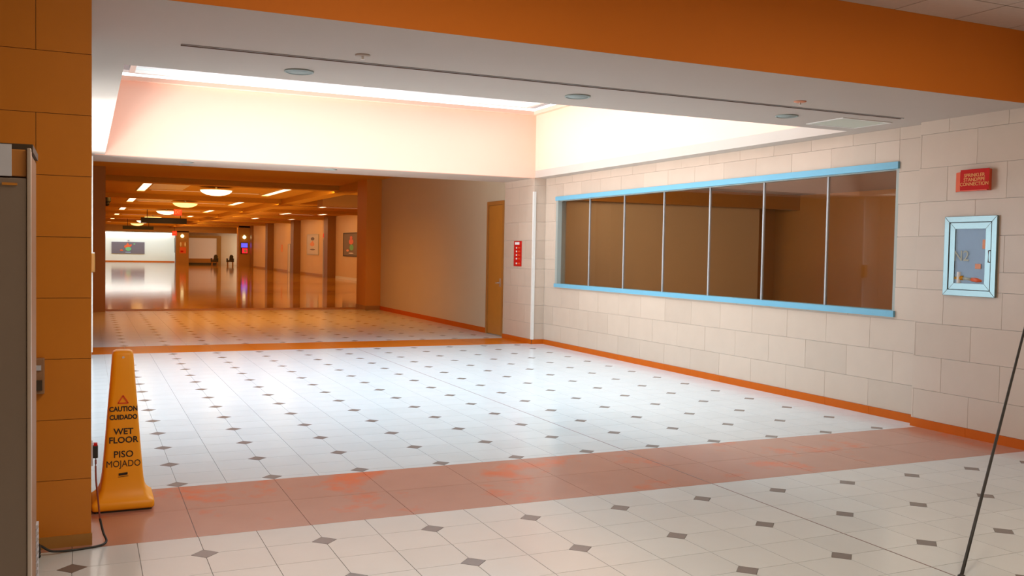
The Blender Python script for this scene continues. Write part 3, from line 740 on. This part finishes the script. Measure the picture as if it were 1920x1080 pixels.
for x, a, b, lab in wing:
    t = thing('wing_troffer', (x, (a+b)/2, CZH), f'long ceiling lamp of the side wing, {lab}', 'ceiling lamp', 'long lamps of the side wing')
    mb = MB(); ring(mb, x-.13, x+.13, a, b, .025, CZH-.03, CZH); obj('lamp_frame', mb, M['white_metal'], t)
    obj('diffuser', B(x-.103, x+.103, a+.027, b-.027, CZH-.022, CZH-.008), M['lamp_white'], t)
for x0, x1, y, lab in ((8.9, 10.7, 34.3, 'nearer cross slot lamp of the side wing'), (9.0, 10.6, 43.9, 'farther cross slot lamp of the side wing')):
    t = thing('slot_lamp', ((x0+x1)/2, y, CZH), lab, 'ceiling lamp')
    obj('trim', B(x0, x1, y-.09, y+.09, CZH-.012, CZH), M['plaster'], t)
    obj('lens', B(x0+.05, x1-.05, y-.05, y+.05, CZH-.018, CZH-.012), M['lamp_dim'], t)

# signs hanging in the hall
def hang_sign(x0, x1, y, z0, z1, lab):
    t = thing('hanging_sign', ((x0+x1)/2, y, z0), lab, 'sign')
    obj('board', B(x0, x1, y, y+.12, z0, z1), M['sign_black'], t, bevel=.01)
    for x in (x0+.3, x1-.3): obj('hanger', B(x-.015, x+.015, y+.045, y+.075, z1, CZH), M['sign_black'], t)
hang_sign(1.97, 4.14, 43.9, 2.72, 3.0, 'nearer long black sign hanging under the hall ceiling')
hang_sign(1.67, 3.56, 60, 2.66, 2.88, 'farther black sign hanging over the far opening')
def exit_sign(x0, x1, y, z0, z1, lab, rot=False, hang=CZH, axis='y'):
    t = thing('exit_sign', ((x0+x1)/2 if axis == 'y' else x0, y, z0), lab, 'exit sign')
    if axis == 'y':
        obj('box', B(x0, x1, y, y+.06, z0, z1), M['exit_red'], t)
        if hang: obj('hanger', B((x0+x1)/2-.01, (x0+x1)/2+.01, y+.02, y+.04, z1, hang), M['sign_black'], t)
        text('lettering', 'EXIT', (z1-z0)*.8, M['exit_text'], t, ((x0+x1)/2, y-.002, (z0+z1)/2), (1, 0, 0), (0, 0, 1), .002, 0, (x1-x0)/((z1-z0)*2.2))
    else:
        obj('box', B(x0-.06, x0, y, x1, z0, z1), M['exit_red'], t)
        text('lettering', 'EXIT', (z1-z0)*.7, M['exit_text'], t, (x0-.062, (y+x1)/2, (z0+z1)/2), (0, -1, 0), (0, 0, 1), .002, 0, 1.2)
exit_sign(3.20, 3.56, 40, 3.02, 3.32, 'red lit exit sign hanging from the hall ceiling')
exit_sign(6.15, 6.53, 78, 2.52, 2.90, 'red lit exit sign beside the white far opening')
exit_sign(-.14, .12, 56, 2.82, 3.0, 'small red exit sign at the far left of the hall ceiling')
dm = thing('dome_camera', (.14, 30, CZH), 'small black dome camera under the hall ceiling at left', 'camera')
obj('base_plate', lathe([(.14, CZH), (.14, CZH-.28), (.10, CZH-.30)], .14, 30, 16), M['sign_black'], dm)
obj('dome', lathe([(.10, CZH-.30), (.10, CZH-.36), (.07, CZH-.42), (.01, CZH-.44)], .14, 30, 16), M['sign_black'], dm, True)

# ================================================================ HALL: RIGHT WALL
struct('wall_hall_right', B(12.0, 12.9, 18.3, 81, -.02, 3.4), M['hall_wall'], 'tan right wall of the side wing', 'wall')
struct('wall_wing_near', B(6.72, 12.9, 18.1, 18.3, -.02, 3.4), M['tan_wall'], 'near wall of the side wing', 'wall')
for i, (a, b) in enumerate(((44.7, 46.6), (54.0, 56.6), (63.4, 66), (72.5, 74.8))):
    c = struct('wall_hall_pier', B(11.86 if i == 3 else 11.55, 12.0, a, a+.9, 0, 3.4), M['pier'], f'brown pier on the side wing wall, {ordn[i]} from the atrium', 'column')
bb = struct('baseboard_hall_right', B(11.98, 12.0, 18.3, 81, 0, .12), M['pillar'], 'dark base strip along the side wing wall', 'baseboard')
tag(obj('floor_strip', B(11.93, 11.978, 39.2, 44.4, 0, .13), M['silver_tape']), 'pale silver strip at the base of the wall below the dark poster', 'strip')
def poster(y0, y1, z0, z1, m, lab, kind):
    t = thing('wall_poster', (11.98, (y0+y1)/2, z0), lab, 'poster')
    mb = MB(); fr(mb, 11.95, 12.0, y0, y1, z0, z1, .06); obj('poster_frame', mb, M['chair_dark'] if kind else M['mullion'], t)
    obj('print', B(11.965, 11.99, y0+.06, y1-.06, z0+.06, z1-.06), m, t)
    cyy = (y0+y1)/2; h = z1-z0
    def blob(dy, dz, ry, rz, mm, n=10, nm='figure'):
        obj(nm, MB().prism([(cyy+dy+ry*math.cos(2*math.pi*k/n), z0+h*dz+rz*math.sin(2*math.pi*k/n)) for k in range(n)], 11.958, 11.966, 'x'), mm, t)
    if kind:
        blob(.1, .62, .45, .15, M['orange_red']); blob(.1, .78, .25, .10, M['orange_red']); blob(0, .38, .4, .16, M['green']); blob(.8, .25, .25, .06, M['sticker']); blob(.1, .14, .5, .03, M['white_text'], nm='caption')
    else:
        blob(.1, .52, .6, .13, M['sticker']); blob(0, .78, .5, .10, M['mural']); blob(0, .26, .7, .05, M['mural'], nm='caption'); blob(0, .64, .2, .05, M['sticker'])
poster(39.45, 42.9, 1.22, 2.46, M['poster_dark'], 'dark framed poster with an orange figure on the side wing wall', True)
poster(48.75, 51.9, 1.22, 2.47, M['poster_light'], 'pale framed poster with an orange patch on the side wing wall', False)
t = thing('glazed_door', (11.97, 46.9, 0), 'bright narrow glazed door beside the nearest brown pier', 'door')
obj('frame', MB().box(11.93, 12.0, 46.2, 46.35, 0, 2.2).box(11.93, 12.0, 47.35, 47.5, 0, 2.2).box(11.93, 12.0, 46.35, 47.35, 2.1, 2.2), M['mullion'], t)
obj('leaf', B(11.95, 11.99, 46.36, 47.34, .02, 2.1), M['silver_tape'], t)
exit_sign(12.0, 47.5, 46.25, 2.25, 2.48, 'small red sign over the bright narrow door', axis='x', hang=None)
t = thing('glazed_door', (11.97, 57.4, 0), 'pale narrow door beside the second brown pier', 'door')
obj('frame', MB().box(11.93, 12.0, 57.0, 57.1, 0, 1.9).box(11.93, 12.0, 57.7, 57.8, 0, 1.9).box(11.93, 12.0, 57.1, 57.7, 1.85, 1.9), M['mullion'], t)
obj('leaf', B(11.95, 11.99, 57.11, 57.69, .02, 1.85), M['silver_tape'], t)
t = thing('wall_plaque', (11.98, 60.2, 1.35), 'tiny orange plaque on the wall between the second and third piers', 'plaque')
obj('plate', B(11.96, 12.0, 60.0, 60.4, 1.35, 1.85), M['sticker'], t); obj('screw', B(11.955, 11.96, 60.18, 60.22, 1.7, 1.74), M['chrome'], t)

# ================================================================ HALL END
he = MB()
he.box(6.67, 7.74, 80.6, 81.6, 0, 2.95); he.box(-.55, 12.9, 80.6, 81.6, 2.85, 3.4)
struct('wall_hall_end', he, M['pillar'], 'brown end wall of the hall with two openings', 'wall')
struct('wall_hall_end_recess', B(7.74, 12.9, 83.0, 83.1, -.02, 2.95), M['hall_wall'], 'tan recess behind the right far opening', 'wall')
struct('ceiling_recess', B(-.55, 12.9, 81.6, 95.1, 2.95, 3.05), M['plaster'], 'ceiling beyond the hall end wall', 'ceiling')
struct('wall_hall_end_pillar', B(11.04, 12.0, 74.0, 75.0, -.02, 3.4), M['pillar'], 'brown pillar carrying the blue and red display', 'column')
t = thing('pale_shutter', (9.1, 82.9, .1), 'large pale pinkish shutter in the right far opening', 'shutter')
obj('shutter_panel', B(7.80, 10.37, 82.85, 82.95, .55, 2.40), M['pink_panel'], t)
obj('shutter_frame', B(7.78, 10.75, 82.8, 82.98, 2.40, 2.62).box(10.40, 10.75, 82.8, 82.98, .0, 2.40), M['pillar'], t)
obj('counter', B(7.78, 10.4, 82.5, 82.98, .0, .16), M['chair_dark'], t)
obj('counter_front', B(7.78, 10.4, 82.7, 82.98, .16, .55), M['wood'], t)
def lamp_spot(x, z, lab, y=80.6):
    t = thing('wall_lamp', (x, y-.05, z), lab, 'wall lamp')
    obj('bulb', MB().tube([(x, y-.15, z), (x, y-.07, z)], [.13, .15], 14), M['spot_yellow'], t)
    obj('mount', B(x-.06, x+.06, y-.07, y, z-.06, z+.22), M['white_metal'], t)
lamp_spot(7.19, 2.52, 'round yellowish lamp on the left far pillar'); lamp_spot(11.49, 2.47, 'round yellowish lamp on the right far pillar', 74.0)
t = thing('wall_poster', (7.24, 80.58, 1.0), 'small red and white poster on the left far pillar', 'poster')
obj('print', B(6.98, 7.51, 80.56, 80.6, 1.0, 1.55), M['orange_red'], t); obj('upper_print', B(6.98, 7.51, 80.56, 80.6, 1.55, 2.02), M['wood'], t)
for x in (7.06, 7.43): obj('white_shape', MB().prism([(x+.07*math.cos(k*math.pi/5), 1.80+.20*math.sin(k*math.pi/5)) for k in range(10)], 80.545, 80.56, 'y'), M['white_text'], t)
obj('red_shape', B(7.05, 7.28, 80.545, 80.56, 1.1, 1.25), M['red'], t)
t = thing('lit_screen', (11.48, 73.95, 1.1), 'blue and red lit display on the right far pillar', 'screen')
obj('housing', B(11.20, 11.76, 73.92, 74.0, 1.08, 2.02), M['sign_black'], t)
obj('blue_screen', B(11.23, 11.75, 73.90, 73.92, 1.61, 1.98), M['screen_blue'], t)
obj('red_screen', B(11.30, 11.75, 73.90, 73.92, 1.13, 1.55), M['screen_red'], t)
obj('white_shape', MB().prism([(11.57+.11*math.cos(k*math.pi/5), 1.33+.14*math.sin(k*math.pi/5)) for k in range(10)], 73.885, 73.90, 'y'), M['poster_light'], t)
for x, lab in ((9.95, 'dark upholstered armchair before the pale shutter'), (11.3, 'dark upholstered armchair before the right far pillar')):
    t = thing('armchair', (x, 80.9, 0), lab, 'chair')
    obj('seat', B(x-.26, x+.26, 80.6, 81.15, .30, .45), M['chair_dark'], t, bevel=.03)
    obj('backrest', MB().prism([(x-.05, .42), (x+.28, .42), (x+.30, .80), (x+.20, .93), (x+.05, .93), (x-.02, .80)], 81.0, 81.18, 'y'), M['chair_dark'], t)
    for s in (-1, 1):
        obj('armrest', B(x+s*.26-.04, x+s*.26+.04, 80.62, 81.15, .30, .62), M['chair_dark'], t)
        for yy in (80.64, 81.1): obj('leg', B(x+s*.22-.03, x+s*.22+.03, yy-.03, yy+.03, 0, .30), M['wood_dark'], t)
# white gallery
struct('wall_gallery_end', B(-.72, 7.75, 95, 95.1, -.02, 3.0), M['white_wall'], 'brightly lit white wall at the very end of the hall', 'wall')
struct('wall_gallery_right', B(7.75, 7.9, 83.1, 95.1, -.02, 3.0), M['white_wall'], 'side wall of the bright far gallery', 'wall')
struct('baseboard_gallery', B(-.55, 7.74, 94.97, 95, 0, .10), M['base'], 'thin orange base strip of the white far wall', 'baseboard')
tag(obj('cove_lamp', B(.3, 7.4, 94.6, 94.9, 2.80, 2.93), mat('cove', (.9, .9, .9), .5, emit=(1, .98, .95), estr=4)), 'bright white strip lamp along the top of the far white wall', 'ceiling lamp')
t = thing('wall_board', (3.35, 94.9, .8), 'wide grey violet board with an orange shape on the far white wall', 'board')
obj('board', B(1.82, 4.88, 94.92, 95, .80, 1.97), M['mural'], t)
def shape(nm, pts, m, y=94.90): obj(nm, MB().prism(pts, y, y+.02, 'y'), m, t)
shape('orange_shape', [(2.98, 1.45), (3.1, 1.36), (3.35, 1.44), (3.6, 1.52), (3.7, 1.68), (3.62, 1.75), (3.45, 1.66), (3.38, 1.82), (3.27, 1.88), (3.20, 1.70), (3.02, 1.62)], M['orange_red'])
shape('green_disc', [(3.37+.27*math.cos(k*math.pi/8), 1.28+.20*math.sin(k*math.pi/8)) for k in range(16)], M['green'], 94.89)
shape('small_orange_shape', [(2.60, 1.08), (2.9, 1.08), (2.85, 1.18), (2.72, 1.25), (2.62, 1.18)], M['orange_red'])
shape('green_dot', [(3.92+.09*math.cos(k*math.pi/4), 1.78+.07*math.sin(k*math.pi/4)) for k in range(8)], M['green'])
shape('caption', [(3.10, .92), (3.58, .92), (3.58, .97), (3.10, .97)], M['blue_print'])
t = thing('wall_lamp', (3.38, 94.9, 2.12), 'tiny picture lamp above the grey violet board', 'wall lamp')
obj('head', B(3.30, 3.46, 94.75, 94.95, 2.05, 2.17), M['mullion'], t); obj('arm', B(3.36, 3.40, 94.9, 95, 2.10, 2.13), M['mullion'], t)
t = thing('wall_cabinet', (7.7, 90, .9), 'pale grey cabinet on the side wall of the far gallery', 'cabinet')
obj('body', B(7.45, 7.75, 88, 92, 1.0, 2.45), M['disc'], t); obj('blue_panel', B(7.44, 7.45, 88.4, 89.6, 2.0, 2.3), M['blue_print'], t)
